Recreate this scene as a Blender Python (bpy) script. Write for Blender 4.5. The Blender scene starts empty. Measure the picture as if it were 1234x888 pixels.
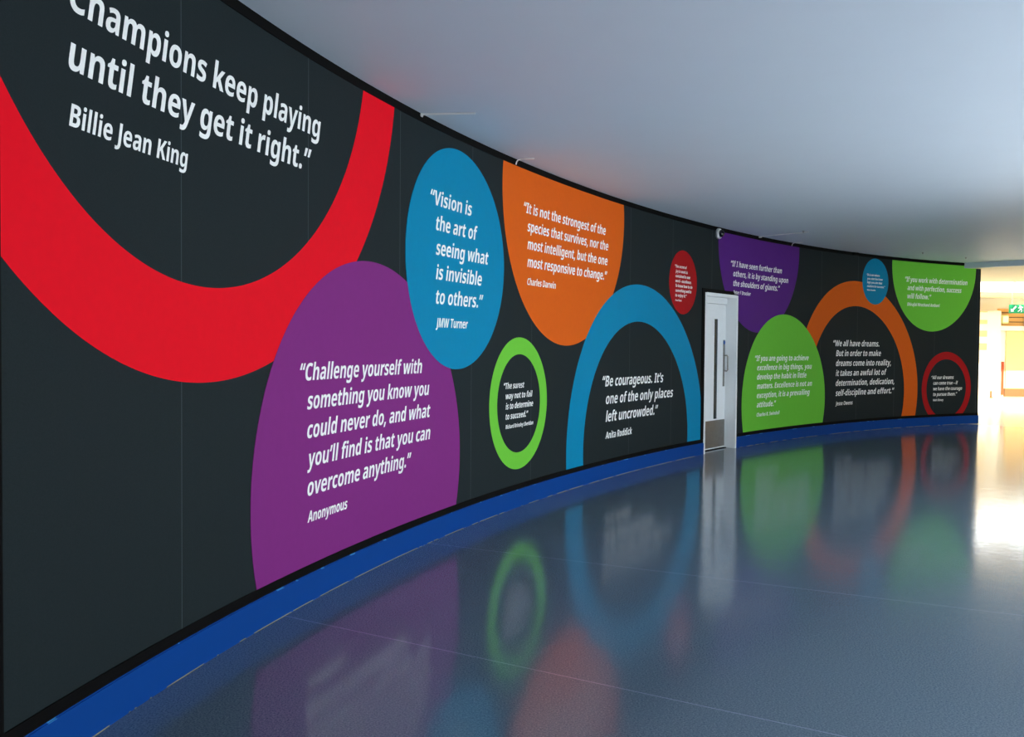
import bpy, bmesh, math
from mathutils import Vector, Matrix

# ------------------------------------------------------------------ camera, sky, sun, exposure
SC = bpy.context.scene
COL = SC.collection
PITCH, ROLL, EYE = 0.02653, -0.008088, 1.45
cam_data = bpy.data.cameras.new('camera')
cam_data.sensor_width = 36.0
cam_data.lens = 1085.915 / 1234 * 36.0
cam_data.clip_start = 0.05
cam = bpy.data.objects.new('camera', cam_data)
cam.matrix_world = (Matrix.Translation((0, 0, EYE)) @ Matrix.Rotation(math.pi / 2 - PITCH, 4, 'X')
                    @ Matrix.Rotation(-ROLL, 4, 'Z'))
COL.objects.link(cam)
SC.camera = cam

SKY_STRENGTH = 8.0
SKY_COLOUR = (0.86, 0.94, 1.0)
world = bpy.data.worlds.new('sky')
SC.world = world
world.use_nodes = True
wb = world.node_tree.nodes['Background']
wb.inputs[0].default_value = (*SKY_COLOUR, 1)
wb.inputs[1].default_value = SKY_STRENGTH

sun_data = bpy.data.lights.new('sun', 'SUN')
sun_data.energy = 12.0
sun_data.color = (1.0, 0.86, 0.62)
sun_data.angle = math.radians(0.6)
sun = bpy.data.objects.new('sun', sun_data)
sun.rotation_mode = 'QUATERNION'
sun.rotation_quaternion = Vector((0.12, 0.78, -0.60)).to_track_quat('-Z', 'Y')
sun.location = (8, 5, 12)
COL.objects.link(sun)

vs = SC.view_settings
vs.view_transform = 'Standard'
vs.look = 'None'
vs.exposure = 0.0
vs.gamma = 1.0
vs.use_curve_mapping = False

# ------------------------------------------------------------------ helpers
def tag(o, label=None, cat=None, group=None, kind=None):
    if label: o['label'] = label
    if cat: o['category'] = cat
    if group: o['group'] = group
    if kind: o['kind'] = kind
    return o

def empty(name, loc=(0, 0, 0)):
    o = bpy.data.objects.new(name, None)
    o.location = loc
    o.empty_display_size = 0.1
    COL.objects.link(o)
    return o

def link(name, me, mat, parent=None, smooth=False):
    o = bpy.data.objects.new(name, me)
    COL.objects.link(o)
    if mat is not None:
        me.materials.append(mat)
    if smooth:
        for p in me.polygons: p.use_smooth = True
    if parent is not None:
        o.parent = parent
        o.matrix_parent_inverse = Matrix.Translation(-parent.location)
    return o

def from_bm(name, bm, mat, parent=None, smooth=False):
    me = bpy.data.meshes.new(name)
    bm.normal_update()
    bm.to_mesh(me)
    bm.free()
    return link(name, me, mat, parent, smooth)

def box_bm(frame, x0, x1, y0, y1, z0, z1, bevel=0.0, bm=None):
    """a box in a local frame (function from (x, y, z) to a point)"""
    own = bmesh.new()
    vs_ = [own.verts.new(frame(x, y, z)) for x in (x0, x1) for y in (y0, y1) for z in (z0, z1)]
    for f in ((0, 1, 3, 2), (4, 6, 7, 5), (0, 4, 5, 1), (2, 3, 7, 6), (0, 2, 6, 4), (1, 5, 7, 3)):
        own.faces.new([vs_[i] for i in f])
    bmesh.ops.recalc_face_normals(own, faces=own.faces)
    if bevel:
        bmesh.ops.bevel(own, geom=own.edges[:], offset=bevel, segments=2, affect='EDGES')
    if bm is None:
        return own
    tmp = bpy.data.meshes.new('tmp'); own.to_mesh(tmp); own.free()
    bm.from_mesh(tmp); bpy.data.meshes.remove(tmp)
    return bm

def tube_bm(pts, r, n=10, bm=None):
    bm = bm or bmesh.new()
    pts = [Vector(p) for p in pts]
    rings = []
    for i, p in enumerate(pts):
        t = (pts[min(i + 1, len(pts) - 1)] - pts[max(i - 1, 0)]).normalized()
        a = t.cross(Vector((0.13, 0.31, 0.94))).normalized()
        b = t.cross(a)
        rings.append([bm.verts.new(p + r * (math.cos(k * 2 * math.pi / n) * a + math.sin(k * 2 * math.pi / n) * b)) for k in range(n)])
    for u, v in zip(rings, rings[1:]):
        for k in range(n):
            bm.faces.new((u[k], u[(k + 1) % n], v[(k + 1) % n], v[k]))
    bm.faces.new(rings[0][::-1]); bm.faces.new(rings[-1])
    bmesh.ops.recalc_face_normals(bm, faces=bm.faces)
    return bm

def lathe_bm(origin, axis, profile, n=32, bm=None):
    """profile: list of (radius, height along axis)"""
    bm = bm or bmesh.new()
    w = Vector(axis).normalized()
    u = w.cross(Vector((0, 0, 1)) if abs(w.z) < 0.9 else Vector((1, 0, 0))).normalized()
    v = w.cross(u)
    o = Vector(origin)
    rings = []
    for r, h in profile:
        if r <= 1e-6:
            rings.append([bm.verts.new(o + w * h)])
        else:
            rings.append([bm.verts.new(o + w * h + r * (math.cos(2 * math.pi * k / n) * u + math.sin(2 * math.pi * k / n) * v)) for k in range(n)])
    for a, b in zip(rings, rings[1:]):
        for k in range(n):
            q = [a[k % len(a)], a[(k + 1) % len(a)], b[(k + 1) % len(b)], b[k % len(b)]]
            q = list(dict.fromkeys(q))
            if len(q) > 2: bm.faces.new(q)
    bmesh.ops.recalc_face_normals(bm, faces=bm.faces)
    return bm

def poly_prism(name, pts, z0, z1, mat, parent=None):
    bm = bmesh.new()
    f = bm.faces.new([bm.verts.new((x, y, z0)) for x, y in pts])
    r = bmesh.ops.extrude_face_region(bm, geom=[f])
    for v in [g for g in r['geom'] if isinstance(g, bmesh.types.BMVert)]: v.co.z = z1
    bmesh.ops.triangulate(bm, faces=[f for f in bm.faces if len(f.verts) > 4])
    bmesh.ops.recalc_face_normals(bm, faces=bm.faces)
    return from_bm(name, bm, mat, parent)

# ------------------------------------------------------------------ the curved wall: arc length s, height z, distance off the face
S_MIN, S_MAX, DS = -9.0, 19.0, 0.02
def _kappa(s):
    if s < -1.5: return -0.065
    u = s / 6 - 1
    return -0.040439 + 0.007759 * u - 0.020606 * u * u
def _march(s_end, sign):
    x, y, th = -1.327248, 4.292316, 1.333609
    out = [(x, y, th)]
    n = int(round(abs(s_end) / DS))
    for i in range(n):
        s0 = sign * i * DS
        k = _kappa(s0 + sign * DS / 2)
        tm = th + sign * k * DS / 2
        x += sign * math.cos(tm) * DS
        y += sign * math.sin(tm) * DS
        th += sign * k * DS
        out.append((x, y, th))
    return out
_neg = _march(S_MIN, -1)
_pos = _march(S_MAX, 1)
CURVE = _neg[:0:-1] + _pos
def W(s, z, off=0.0):
    f = (s - S_MIN) / DS
    i = max(0, min(len(CURVE) - 2, int(f)))
    t = f - i
    a, b = CURVE[i], CURVE[i + 1]
    x, y, th = (a[0] + (b[0] - a[0]) * t, a[1] + (b[1] - a[1]) * t, a[2] + (b[2] - a[2]) * t)
    return Vector((x + math.sin(th) * off, y - math.cos(th) * off, z))
def WN(s):
    return (W(s, 0, 1) - W(s, 0, 0)).normalized()

Z_SKIRT, Z_ART0, Z_ART1, Z_CEIL = 0.1588, 0.2071, 3.0192, 3.0736
S_ART0, S_END = -1.505, 17.19
DOOR0, DOOR1, DOOR_TOP = 8.729, 9.735, 2.169

def slab(name, s0, s1, z0, z1, o0, o1, mat, parent=None, step=0.1, bm=None, uv=False):
    """a curved board between two arc lengths, heights and offsets"""
    own = bm or bmesh.new()
    n = max(1, int(math.ceil((s1 - s0) / step)))
    prev = None
    first = None
    lay = own.loops.layers.uv.verify() if uv else None
    for i in range(n + 1):
        s = s0 + (s1 - s0) * i / n
        ring = [own.verts.new(W(s, z, o)) for z, o in ((z0, o0), (z1, o0), (z1, o1), (z0, o1))]
        if prev:
            for k in range(4):
                f = own.faces.new((prev[1][k], ring[k], ring[(k + 1) % 4], prev[1][(k + 1) % 4]))
                if uv:
                    zz = (z0, z1, z1, z0)
                    for lp, (su, zk) in zip(f.loops, ((prev[0], zz[k]), (s, zz[k]), (s, zz[(k + 1) % 4]), (prev[0], zz[(k + 1) % 4]))):
                        lp[lay].uv = (su, zk)
        else:
            first = ring
        prev = (s, ring)
    own.faces.new(first[::-1]); own.faces.new(prev[1])
    bmesh.ops.recalc_face_normals(own, faces=own.faces)
    if bm is not None: return own
    return from_bm(name, own, mat, parent)

# ------------------------------------------------------------------ materials
def mat(name, colour, rough=0.5, spec=0.5, metal=0.0, noise=0.0, scale=40.0, bump=0.0, coat=0.0):
    m = bpy.data.materials.new(name)
    m.use_nodes = True
    nt = m.node_tree
    b = nt.nodes['Principled BSDF']
    b.inputs['Roughness'].default_value = rough
    b.inputs['Specular IOR Level'].default_value = spec
    b.inputs['Metallic'].default_value = metal
    b.inputs['Coat Weight'].default_value = coat
    b.inputs['Base Color'].default_value = (*colour, 1)
    if noise or bump:
        tc = nt.nodes.new('ShaderNodeTexCoord')
        nz = nt.nodes.new('ShaderNodeTexNoise')
        nz.inputs['Scale'].default_value = scale
        nz.inputs['Detail'].default_value = 4
        nt.links.new(tc.outputs['Object'], nz.inputs['Vector'])
        if noise:
            mx = nt.nodes.new('ShaderNodeMix'); mx.data_type = 'RGBA'
            mx.inputs[6].default_value = (*[c * (1 - noise) for c in colour], 1)
            mx.inputs[7].default_value = (*[min(1, c * (1 + noise)) for c in colour], 1)
            nt.links.new(nz.outputs['Fac'], mx.inputs[0])
            nt.links.new(mx.outputs[2], b.inputs['Base Color'])
        if bump:
            bp = nt.nodes.new('ShaderNodeBump')
            bp.inputs['Strength'].default_value = bump
            bp.inputs['Distance'].default_value = 0.01
            nt.links.new(nz.outputs['Fac'], bp.inputs['Height'])
            nt.links.new(bp.outputs['Normal'], b.inputs['Normal'])
    return m

def srgb(r, g, b):
    f = lambda c: c / 12.92 if c <= 0.04045 else ((c + 0.055) / 1.055) ** 2.4
    return (f(r / 255), f(g / 255), f(b / 255))

M_RED = mat('red vinyl', srgb(236, 8, 32), 0.55, 0.08, noise=0.04, scale=25)
M_DKRED = mat('dark red vinyl', srgb(170, 20, 26), 0.55, 0.08, noise=0.04, scale=25)
M_PURPLE = mat('purple vinyl', srgb(128, 44, 122), 0.55, 0.08, noise=0.04, scale=25)
M_VIOLET = mat('violet vinyl', srgb(90, 36, 128), 0.55, 0.08, noise=0.04, scale=25)
M_TEAL = mat('teal vinyl', srgb(0, 132, 172), 0.55, 0.08, noise=0.04, scale=25)
M_ORANGE = mat('orange vinyl', srgb(224, 98, 22), 0.55, 0.08, noise=0.04, scale=25)
M_GREEN = mat('green vinyl', srgb(112, 200, 62), 0.55, 0.08, noise=0.04, scale=25)
M_WHITE_INK = mat('white lettering', srgb(250, 250, 246), 0.45, 0.3)
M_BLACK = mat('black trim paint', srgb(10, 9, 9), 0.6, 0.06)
M_DOOR = mat('white door paint', srgb(246, 249, 249), 0.4, 0.5, noise=0.03, scale=30)
M_STEEL = mat('brushed steel', srgb(150, 148, 142), 0.38, 0.5, metal=0.85, noise=0.15, scale=18)
M_GLASS_DARK = mat('dark wired glass', srgb(30, 44, 44), 0.08, 0.5)
M_WHITE_PLASTIC = mat('white plastic', srgb(226, 228, 226), 0.4, 0.5)
M_DOME = mat('smoked dome', srgb(12, 12, 14), 0.08, 0.6)
M_BLUE_SIGN = mat('blue sign', srgb(20, 90, 170), 0.4, 0.4)
M_LOBBY = mat('lobby white paint', srgb(245, 240, 225), 0.6, 0.3, noise=0.02, scale=8)
M_LOBBY_CEIL = mat('lobby ceiling paint', srgb(238, 222, 190), 0.6, 0.3, noise=0.02, scale=8)
M_TAN = mat('tan boarding', srgb(222, 172, 104), 0.6, 0.3, noise=0.06, scale=6)
M_CREAM_DOOR = mat('cream door', srgb(238, 208, 150), 0.5, 0.3, noise=0.03, scale=8)
M_PLINTH = mat('brown plinth', srgb(118, 92, 62), 0.6, 0.3)
M_RUST = mat('rust red paint', srgb(190, 84, 50), 0.5, 0.3)
M_SIGN_GREEN = mat('exit sign green', srgb(22, 140, 88), 0.4, 0.4)
M_LAMP_GREEN = mat('pale green plastic', srgb(216, 220, 150), 0.4, 0.4)
M_ALU = mat('grey window frame', srgb(170, 174, 178), 0.4, 0.5)

def wall_material():
    m = bpy.data.materials.new('charcoal wall covering')
    m.use_nodes = True
    nt = m.node_tree; N = nt.nodes; L = nt.links
    b = N['Principled BSDF']
    b.inputs['Roughness'].default_value = 0.6
    b.inputs['Specular IOR Level'].default_value = 0.08
    tc = N.new('ShaderNodeTexCoord')
    nz = N.new('ShaderNodeTexNoise'); nz.inputs['Scale'].default_value = 160; nz.inputs['Detail'].default_value = 3
    L.new(tc.outputs['Object'], nz.inputs['Vector'])
    mx = N.new('ShaderNodeMix'); mx.data_type = 'RGBA'
    mx.inputs[6].default_value = (*srgb(24, 34, 36), 1)
    mx.inputs[7].default_value = (*srgb(38, 45, 47), 1)
    L.new(nz.outputs['Fac'], mx.inputs[0])
    # vertical joints between the 1.17 m widths of wall covering, measured along the wall
    sx = N.new('ShaderNodeSeparateXYZ'); L.new(tc.outputs['UV'], sx.inputs[0])
    def mth(op, a, bb=None):
        n = N.new('ShaderNodeMath'); n.operation = op
        L.new(a, n.inputs[0]) if not isinstance(a, float) else setattr(n.inputs[0], 'default_value', a)
        if bb is not None: n.inputs[1].default_value = bb
        return n.outputs[0]
    u = mth('ADD', sx.outputs['X'], 0.43 + 1.17 * 10)
    u = mth('DIVIDE', u, 1.17)
    u = mth('FRACT', u)
    u = mth('LESS_THAN', u, 0.004)
    m2 = N.new('ShaderNodeMix'); m2.data_type = 'RGBA'
    L.new(u, m2.inputs[0]); L.new(mx.outputs[2], m2.inputs[6])
    m2.inputs[7].default_value = (*srgb(70, 80, 84), 1)
    L.new(m2.outputs[2], b.inputs['Base Color'])
    return m

def floor_material():
    m = bpy.data.materials.new('blue speckled vinyl')
    m.use_nodes = True
    nt = m.node_tree; N = nt.nodes; L = nt.links
    b = N['Principled BSDF']
    b.inputs['Roughness'].default_value = 0.12
    b.inputs['Specular IOR Level'].default_value = 0.62
    tc = N.new('ShaderNodeTexCoord')
    nz = N.new('ShaderNodeTexNoise'); nz.inputs['Scale'].default_value = 130; nz.inputs['Detail'].default_value = 5
    nz.inputs['Roughness'].default_value = 0.75
    L.new(tc.outputs['Object'], nz.inputs['Vector'])
    rp = N.new('ShaderNodeValToRGB')
    rp.color_ramp.elements[0].position = 0.36; rp.color_ramp.elements[0].color = (*srgb(52, 77, 100), 1)
    rp.color_ramp.elements[1].position = 0.66; rp.color_ramp.elements[1].color = (*srgb(120, 140, 154), 1)
    L.new(nz.outputs['Fac'], rp.inputs[0])
    # weld seams between the sheets
    def seam(p, q, width):
        n = Vector((-(q[1] - p[1]), q[0] - p[0], 0)).normalized()
        d = N.new('ShaderNodeVectorMath'); d.operation = 'DOT_PRODUCT'
        L.new(tc.outputs['Object'], d.inputs[0]); d.inputs[1].default_value = n
        s = N.new('ShaderNodeMath'); s.operation = 'SUBTRACT'; L.new(d.outputs['Value'], s.inputs[0]); s.inputs[1].default_value = n.x * p[0] + n.y * p[1]
        a = N.new('ShaderNodeMath'); a.operation = 'ABSOLUTE'; L.new(s.outputs[0], a.inputs[0])
        l = N.new('ShaderNodeMath'); l.operation = 'LESS_THAN'; L.new(a.outputs[0], l.inputs[0]); l.inputs[1].default_value = width
        return l.outputs[0]
    s1 = seam((-1.01, 4.641), (1.256, 3.317), 0.0035)
    s2 = seam((1.412, 5.537), (2.792, 4.858), 0.003)
    mxs = N.new('ShaderNodeMath'); mxs.operation = 'MAXIMUM'; L.new(s1, mxs.inputs[0]); L.new(s2, mxs.inputs[1])
    sc = N.new('ShaderNodeMath'); sc.operation = 'MULTIPLY'; L.new(mxs.outputs[0], sc.inputs[0]); sc.inputs[1].default_value = 0.6
    mx = N.new('ShaderNodeMix'); mx.data_type = 'RGBA'
    L.new(sc.outputs[0], mx.inputs[0]); L.new(rp.outputs[0], mx.inputs[6])
    mx.inputs[7].default_value = (*srgb(150, 160, 190), 1)
    L.new(mx.outputs[2], b.inputs['Base Color'])
    # slight unevenness of the polished sheet
    n2 = N.new('ShaderNodeTexNoise'); n2.inputs['Scale'].default_value = 5.5; n2.inputs['Detail'].default_value = 3
    L.new(tc.outputs['Object'], n2.inputs['Vector'])
    bp = N.new('ShaderNodeBump'); bp.inputs['Strength'].default_value = 0.12; bp.inputs['Distance'].default_value = 0.008
    L.new(n2.outputs['Fac'], bp.inputs['Height'])
    n3 = N.new('ShaderNodeTexNoise'); n3.inputs['Scale'].default_value = 24; n3.inputs['Detail'].default_value = 2
    L.new(tc.outputs['Object'], n3.inputs['Vector'])
    b3 = N.new('ShaderNodeBump'); b3.inputs['Strength'].default_value = 0.06; b3.inputs['Distance'].default_value = 0.004
    L.new(n3.outputs['Fac'], b3.inputs['Height'])
    L.new(bp.outputs['Normal'], b3.inputs['Normal'])
    L.new(b3.outputs['Normal'], b.inputs['Normal'])
    return m

M_WALL = wall_material()
M_FLOOR = floor_material()
M_LOBBY_FLOOR = mat('lobby floor', srgb(238, 226, 200), 0.2, 0.5, noise=0.05, scale=30)
M_CEIL = mat('ceiling paint', srgb(202, 212, 222), 0.55, 0.15, noise=0.02, scale=3, bump=0.03)
def skirting_material():
    # blue paint, chipped along its top edge, with a dirt line where it meets the floor
    m = mat('blue skirting paint', srgb(8, 64, 138), 0.5, 0.08)
    nt = m.node_tree; N = nt.nodes; L = nt.links
    tc = N.new('ShaderNodeTexCoord')
    sx = N.new('ShaderNodeSeparateXYZ'); L.new(tc.outputs['Object'], sx.inputs[0])
    nz = N.new('ShaderNodeTexNoise'); nz.inputs['Scale'].default_value = 5.0; nz.inputs['Detail'].default_value = 6
    L.new(tc.outputs['Object'], nz.inputs['Vector'])
    def step(src, op, v):
        n = N.new('ShaderNodeMath'); n.operation = op; L.new(src, n.inputs[0]); n.inputs[1].default_value = v
        return n.outputs[0]
    def both(a, b_):
        n = N.new('ShaderNodeMath'); n.operation = 'MULTIPLY'; L.new(a, n.inputs[0]); L.new(b_, n.inputs[1])
        return n.outputs[0]
    chip = both(step(sx.outputs['Z'], 'GREATER_THAN', 0.151), step(nz.outputs['Fac'], 'GREATER_THAN', 0.61))
    dirt = both(step(sx.outputs['Z'], 'LESS_THAN', 0.004), step(nz.outputs['Fac'], 'GREATER_THAN', 0.46))
    col = None
    for fac, c in ((chip, srgb(60, 130, 190)), (dirt, srgb(140, 132, 104))):
        mx = N.new('ShaderNodeMix'); mx.data_type = 'RGBA'
        L.new(fac, mx.inputs[0])
        if col is None: mx.inputs[6].default_value = (*srgb(8, 64, 138), 1)
        else: L.new(col, mx.inputs[6])
        mx.inputs[7].default_value = (*c, 1)
        col = mx.outputs[2]
    L.new(col, N['Principled BSDF'].inputs['Base Color'])
    return m
M_SKIRT = skirting_material()
M_PLASTER = mat('pale plaster', srgb(214, 216, 218), 0.7, 0.3, noise=0.02, scale=5)

# ------------------------------------------------------------------ the setting
HALL_W = 5.6
BEAM_S = 16.74
beam0 = W(BEAM_S, 0)
beam_dir = Vector((0.75, -0.66, 0)).normalized()
beam1 = beam0 + beam_dir * 7.4
def arc(s0, s1, off, n=120):
    return [(p.x, p.y) for p in (W(s0 + (s1 - s0) * i / n, 0, off) for i in range(n + 1))]

hall = arc(-8.5, BEAM_S, -0.22) + [(beam1.x, beam1.y)] + arc(13.0, -8.5, HALL_W + 0.1)
tag(poly_prism('floor', hall, -0.12, 0.0, M_FLOOR), kind='structure')
tag(poly_prism('ceiling', hall, Z_CEIL, Z_CEIL + 0.2, M_CEIL), kind='structure')

# mural wall: boards left of, right of and over the doorway
bm = bmesh.new()
for a, b_, z0 in ((-8.5, DOOR0, 0.0), (DOOR1, S_END, 0.0), (DOOR0, DOOR1, DOOR_TOP)):
    slab('', a, b_, z0, Z_CEIL + 0.05, -0.22, 0.0, None, bm=bm, uv=True)
tag(from_bm('wall_left', bm, M_WALL), kind='structure')

for k, (a, b_) in enumerate(((-8.5, DOOR0 - 0.002), (DOOR1 + 0.002, S_END + 0.008))):
    bm = slab('', a, b_, 0.0, Z_SKIRT, 0.0, 0.012, None, bm=bmesh.new())
    ed = [e for e in bm.edges if all(abs(v.co.z - Z_SKIRT) < 1e-4 for v in e.verts)]
    bmesh.ops.bevel(bm, geom=ed, offset=0.005, segments=2, affect='EDGES')
    tag(from_bm('baseboard_left', bm, M_SKIRT), kind='structure')
# black border strips: under the mural, over it, at its left end and round the doorway
tag(slab('trim_1', -8.5, DOOR0 - 0.002, Z_SKIRT, Z_ART0, 0.0, 0.006, M_BLACK), kind='structure')
tag(slab('trim_2', DOOR1 + 0.002, S_END, Z_SKIRT, Z_ART0, 0.0, 0.006, M_BLACK), kind='structure')
tag(slab('trim_3', -8.5, BEAM_S, Z_ART1, Z_CEIL, 0.0, 0.006, M_BLACK), kind='structure')
tag(slab('trim_4', S_ART0 - 0.06, S_ART0, Z_ART0, Z_ART1, 0.0, 0.006, M_BLACK), kind='structure')
bm = slab('', 8.64, DOOR0, Z_ART0, 2.222, 0.0, 0.0075, None, bm=bmesh.new())
slab('', DOOR0, 9.61, DOOR_TOP, 2.222, 0.0, 0.0075, None, bm=bm)
tag(from_bm('trim_5', bm, M_BLACK), kind='structure')

# downstand strip where the hall ceiling ends
bd = beam_dir; bn = Vector((-bd.y, bd.x, 0))
fr = lambda x, y, z: beam0 + bd * x + bn * y + Vector((0, 0, z))
tag(from_bm('trim_6', box_bm(fr, -0.15, 7.4, 0.0, 0.12, 2.975, Z_CEIL + 0.2, 0.004), M_CEIL), kind='structure')

# inner wall of the hall with its run of tall windows (behind and right of the camera)
def right_wall():
    bm = bmesh.new()
    o0, o1 = HALL_W, HALL_W + 0.25
    slab('', -8.5, 13.0, 0.0, WZ0, o0, o1, None, bm=bm)
    slab('', -8.5, 13.0, WZ1, Z_CEIL + 0.05, o0, o1, None, bm=bm)
    s = -8.5
    while s < WIN_END:
        slab('', s, s + 0.16, WZ0, WZ1, o0, o1, None, bm=bm)
        s += 1.9
    slab('', s, 13.0, WZ0, WZ1, o0, o1, None, bm=bm)
    return from_bm('wall_right', bm, M_PLASTER), s
WIN_END, WZ0, WZ1 = 7.0, 0.05, 2.1
wr, win_last = right_wall()
tag(wr, kind='structure')
s = -8.5; k = 1
while s + 1.9 <= win_last + 0.01:
    bm = bmesh.new()
    a, b_ = s + 0.16, s + 1.9
    for q0, q1, z0, z1 in ((a, a + 0.05, WZ0, WZ1), (b_ - 0.05, b_, WZ0, WZ1), (a, b_, WZ0, WZ0 + .05), (a, b_, WZ1 - .05, WZ1)):
        slab('', q0, q1, z0, z1, HALL_W + 0.1, HALL_W + 0.16, None, bm=bm)
    tag(from_bm('window_%d' % k, bm, M_ALU), kind='structure')
    s += 1.9; k += 1
# unseen short wall before the lobby; opening added to light the mural's end
q0 = W(13.0, 0, HALL_W); q1 = beam1 + beam_dir * 0.1
qd = (q1 - q0).normalized(); qn = Vector((qd.y, -qd.x, 0)); QL = (q1 - q0).length
QF = lambda x, y, z: q0 + qd * x + qn * y + Vector((0, 0, z))
bm = bmesh.new()
QA, QB = QL * 0.30, QL * 0.74
box_bm(QF, -0.1, QA, 0, 0.22, 0, Z_CEIL + 0.1, bm=bm)
box_bm(QF, QB, QL, 0, 0.22, 0, Z_CEIL + 0.1, bm=bm)
box_bm(QF, QA, QB, 0, 0.22, 2.2, Z_CEIL + 0.1, bm=bm)
tag(from_bm('wall_end', bm, M_PLASTER), kind='structure')
# wall closing the hall behind the camera
p0, p1 = W(-8.5, 0, -0.2), W(-8.5, 0, HALL_W + 0.2)
dv = (p1 - p0).normalized(); nv = Vector((-dv.y, dv.x, 0))
tag(from_bm('wall_back', box_bm(lambda x, y, z: p0 + dv * x + nv * y + Vector((0, 0, z)), 0, (p1 - p0).length, 0, 0.2, 0, Z_CEIL + 0.1), M_PLASTER), kind='structure')

# sunlit lobby beyond the end of the curved wall
FAR_Y = 27.3
ZL = 2.975
ident = lambda x, y, z: Vector((x, y, z))
e1 = W(S_END, 0, -0.22)
lob_floor = [(beam0.x, beam0.y), (beam1.x, beam1.y), (26, beam1.y), (26, FAR_Y), (5, FAR_Y), (5, e1.y - 0.4), (W(16.3, 0, -.1).x, W(16.3, 0, -.1).y)]
tag(poly_prism('floor', lob_floor, -0.12, -0.0005, M_LOBBY_FLOOR), kind='structure')
ROOF0, ROOF1, ROOFX0, ROOFX1 = 20.7, 24.4, 10.0, 17.6
b0, b1 = beam0 + bn * 0.12, beam1 + bn * 0.12
lob_ceil = [(b0.x - 0.3, b0.y + 0.26), (b1.x, b1.y), (26, b1.y), (26, ROOF0), (5, ROOF0), (5, e1.y - 0.4), (7.6, e1.y - 0.4)]
tag(poly_prism('ceiling', lob_ceil, ZL, ZL + 0.25, M_LOBBY_CEIL), kind='structure')
tag(from_bm('ceiling', box_bm(ident, 5, 26, ROOF1, FAR_Y, ZL, ZL + 0.25), M_LOBBY_CEIL), kind='structure')
bm = box_bm(ident, 5, ROOFX0, ROOF0, ROOF1, ZL, ZL + 0.25)
box_bm(ident, ROOFX1, 26, ROOF0, ROOF1, ZL, ZL + 0.25, bm=bm)
tag(from_bm('ceiling', bm, M_LOBBY_CEIL), kind='structure')
bm = bmesh.new()
for x in (10.0, 11.9, 13.8, 15.7, 17.5):
    box_bm(ident, x, x + 0.1, ROOF0, ROOF1, ZL + 0.05, ZL + 0.2, bm=bm)
tag(from_bm('window_90', bm, M_LOBBY), kind='structure')
tag(from_bm('wall_far', box_bm(ident, 4.8, 26.2, FAR_Y, FAR_Y + 0.25, 0, ZL + 0.25), M_LOBBY), kind='structure')
tag(from_bm('wall_lobby_right', box_bm(ident, 26, 26.25, beam1.y, FAR_Y, 0, ZL + 0.25), M_TAN), kind='structure')
tag(from_bm('wall_lobby_left', box_bm(ident, 4.75, 5, e1.y - 0.4, FAR_Y, 0, ZL + 0.25), M_LOBBY), kind='structure')
tag(from_bm('wall_lobby_near', box_bm(ident, beam1.x - 0.1, 26.2, beam1.y - 0.2, beam1.y, 0, ZL + 0.3), M_PLINTH), kind='structure')
tag(from_bm('wall_lobby_back', box_bm(ident, 4.8, e1.x - 1.2, e1.y - 0.6, e1.y - 0.4, 0, ZL + 0.3), M_LOBBY), kind='structure')

# ------------------------------------------------------------------ the doorway in the curved wall
dp0, dp1 = W(DOOR0, 0), W(DOOR1, 0)
dx = (dp1 - dp0).normalized(); dy = Vector((-dx.y, dx.x, 0)); DWID = (dp1 - dp0).length
D = lambda x, y, z: dp0 + dx * x + dy * y + Vector((0, 0, z))
door = tag(empty('door_1', D(DWID / 2, 0.1, 0)), kind='structure')
bm = bmesh.new()
FW = 0.038
box_bm(D, -0.004, FW, -0.014, 0.2, 0, DOOR_TOP, 0.003, bm)
box_bm(D, DWID - FW, DWID + 0.004, -0.014, 0.2, 0, DOOR_TOP, 0.003, bm)
box_bm(D, FW, DWID - FW, -0.014, 0.2, DOOR_TOP - FW, DOOR_TOP + 0.003, 0.003, bm)
box_bm(D, FW, DWID - FW, 0.135, 0.2, 2.045, DOOR_TOP - FW, 0.004, bm)
from_bm('door_frame', bm, M_DOOR, door)
leaf = from_bm('door_leaf', box_bm(D, FW + 0.003, DWID - FW - 0.003, 0.15, 0.195, 0.012, 2.04, 0.003), M_DOOR, door)
XR = DWID - FW
from_bm('vision_panel', box_bm(D, XR - 0.36, XR - 0.27, 0.146, 0.152, 0.43, 1.83, 0.002), M_GLASS_DARK, leaf)
from_bm('kick_plate', box_bm(D, FW + 0.03, XR - 0.012, 0.1465, 0.152, 0.03, 0.41, 0.001), M_STEEL, leaf)
handle = from_bm('handle_plate', box_bm(D, XR - 0.085, XR - 0.03, 0.145, 0.152, 0.88, 1.54, 0.002), M_STEEL, leaf)
pts = [D(XR - 0.057, 0.146, 1.10), D(XR - 0.057, 0.10, 1.10), D(XR - 0.057, 0.088, 1.115), D(XR - 0.057, 0.088, 1.305), D(XR - 0.057, 0.10, 1.32), D(XR - 0.057, 0.146, 1.32)]
from_bm('pull_handle', tube_bm(pts, 0.010), M_STEEL, leaf)
tag(from_bm('door_sign', lathe_bm(D(XR - 0.057, 0.1455, 1.505), -dy, [(0, 0), (0.028, 0), (0.028, 0.003), (0, 0.003)]), M_BLUE_SIGN, leaf), 'small round blue sign above the handle')
from_bm('door_gap_line', box_bm(D, FW, DWID - FW, 0.12, 0.2, 0.0, 0.008), M_BLACK, door)  # black strip standing in for the dark gap under the leaf
# unseen panel added behind the door to stop light leaking through its gaps
bm = bmesh.new()
box_bm(D, -0.15, DWID + 0.15, 0.2, 0.24, -0.05, 2.4, bm=bm)
tag(from_bm('door_light_stop', bm, M_PLASTER), kind='structure')

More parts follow.
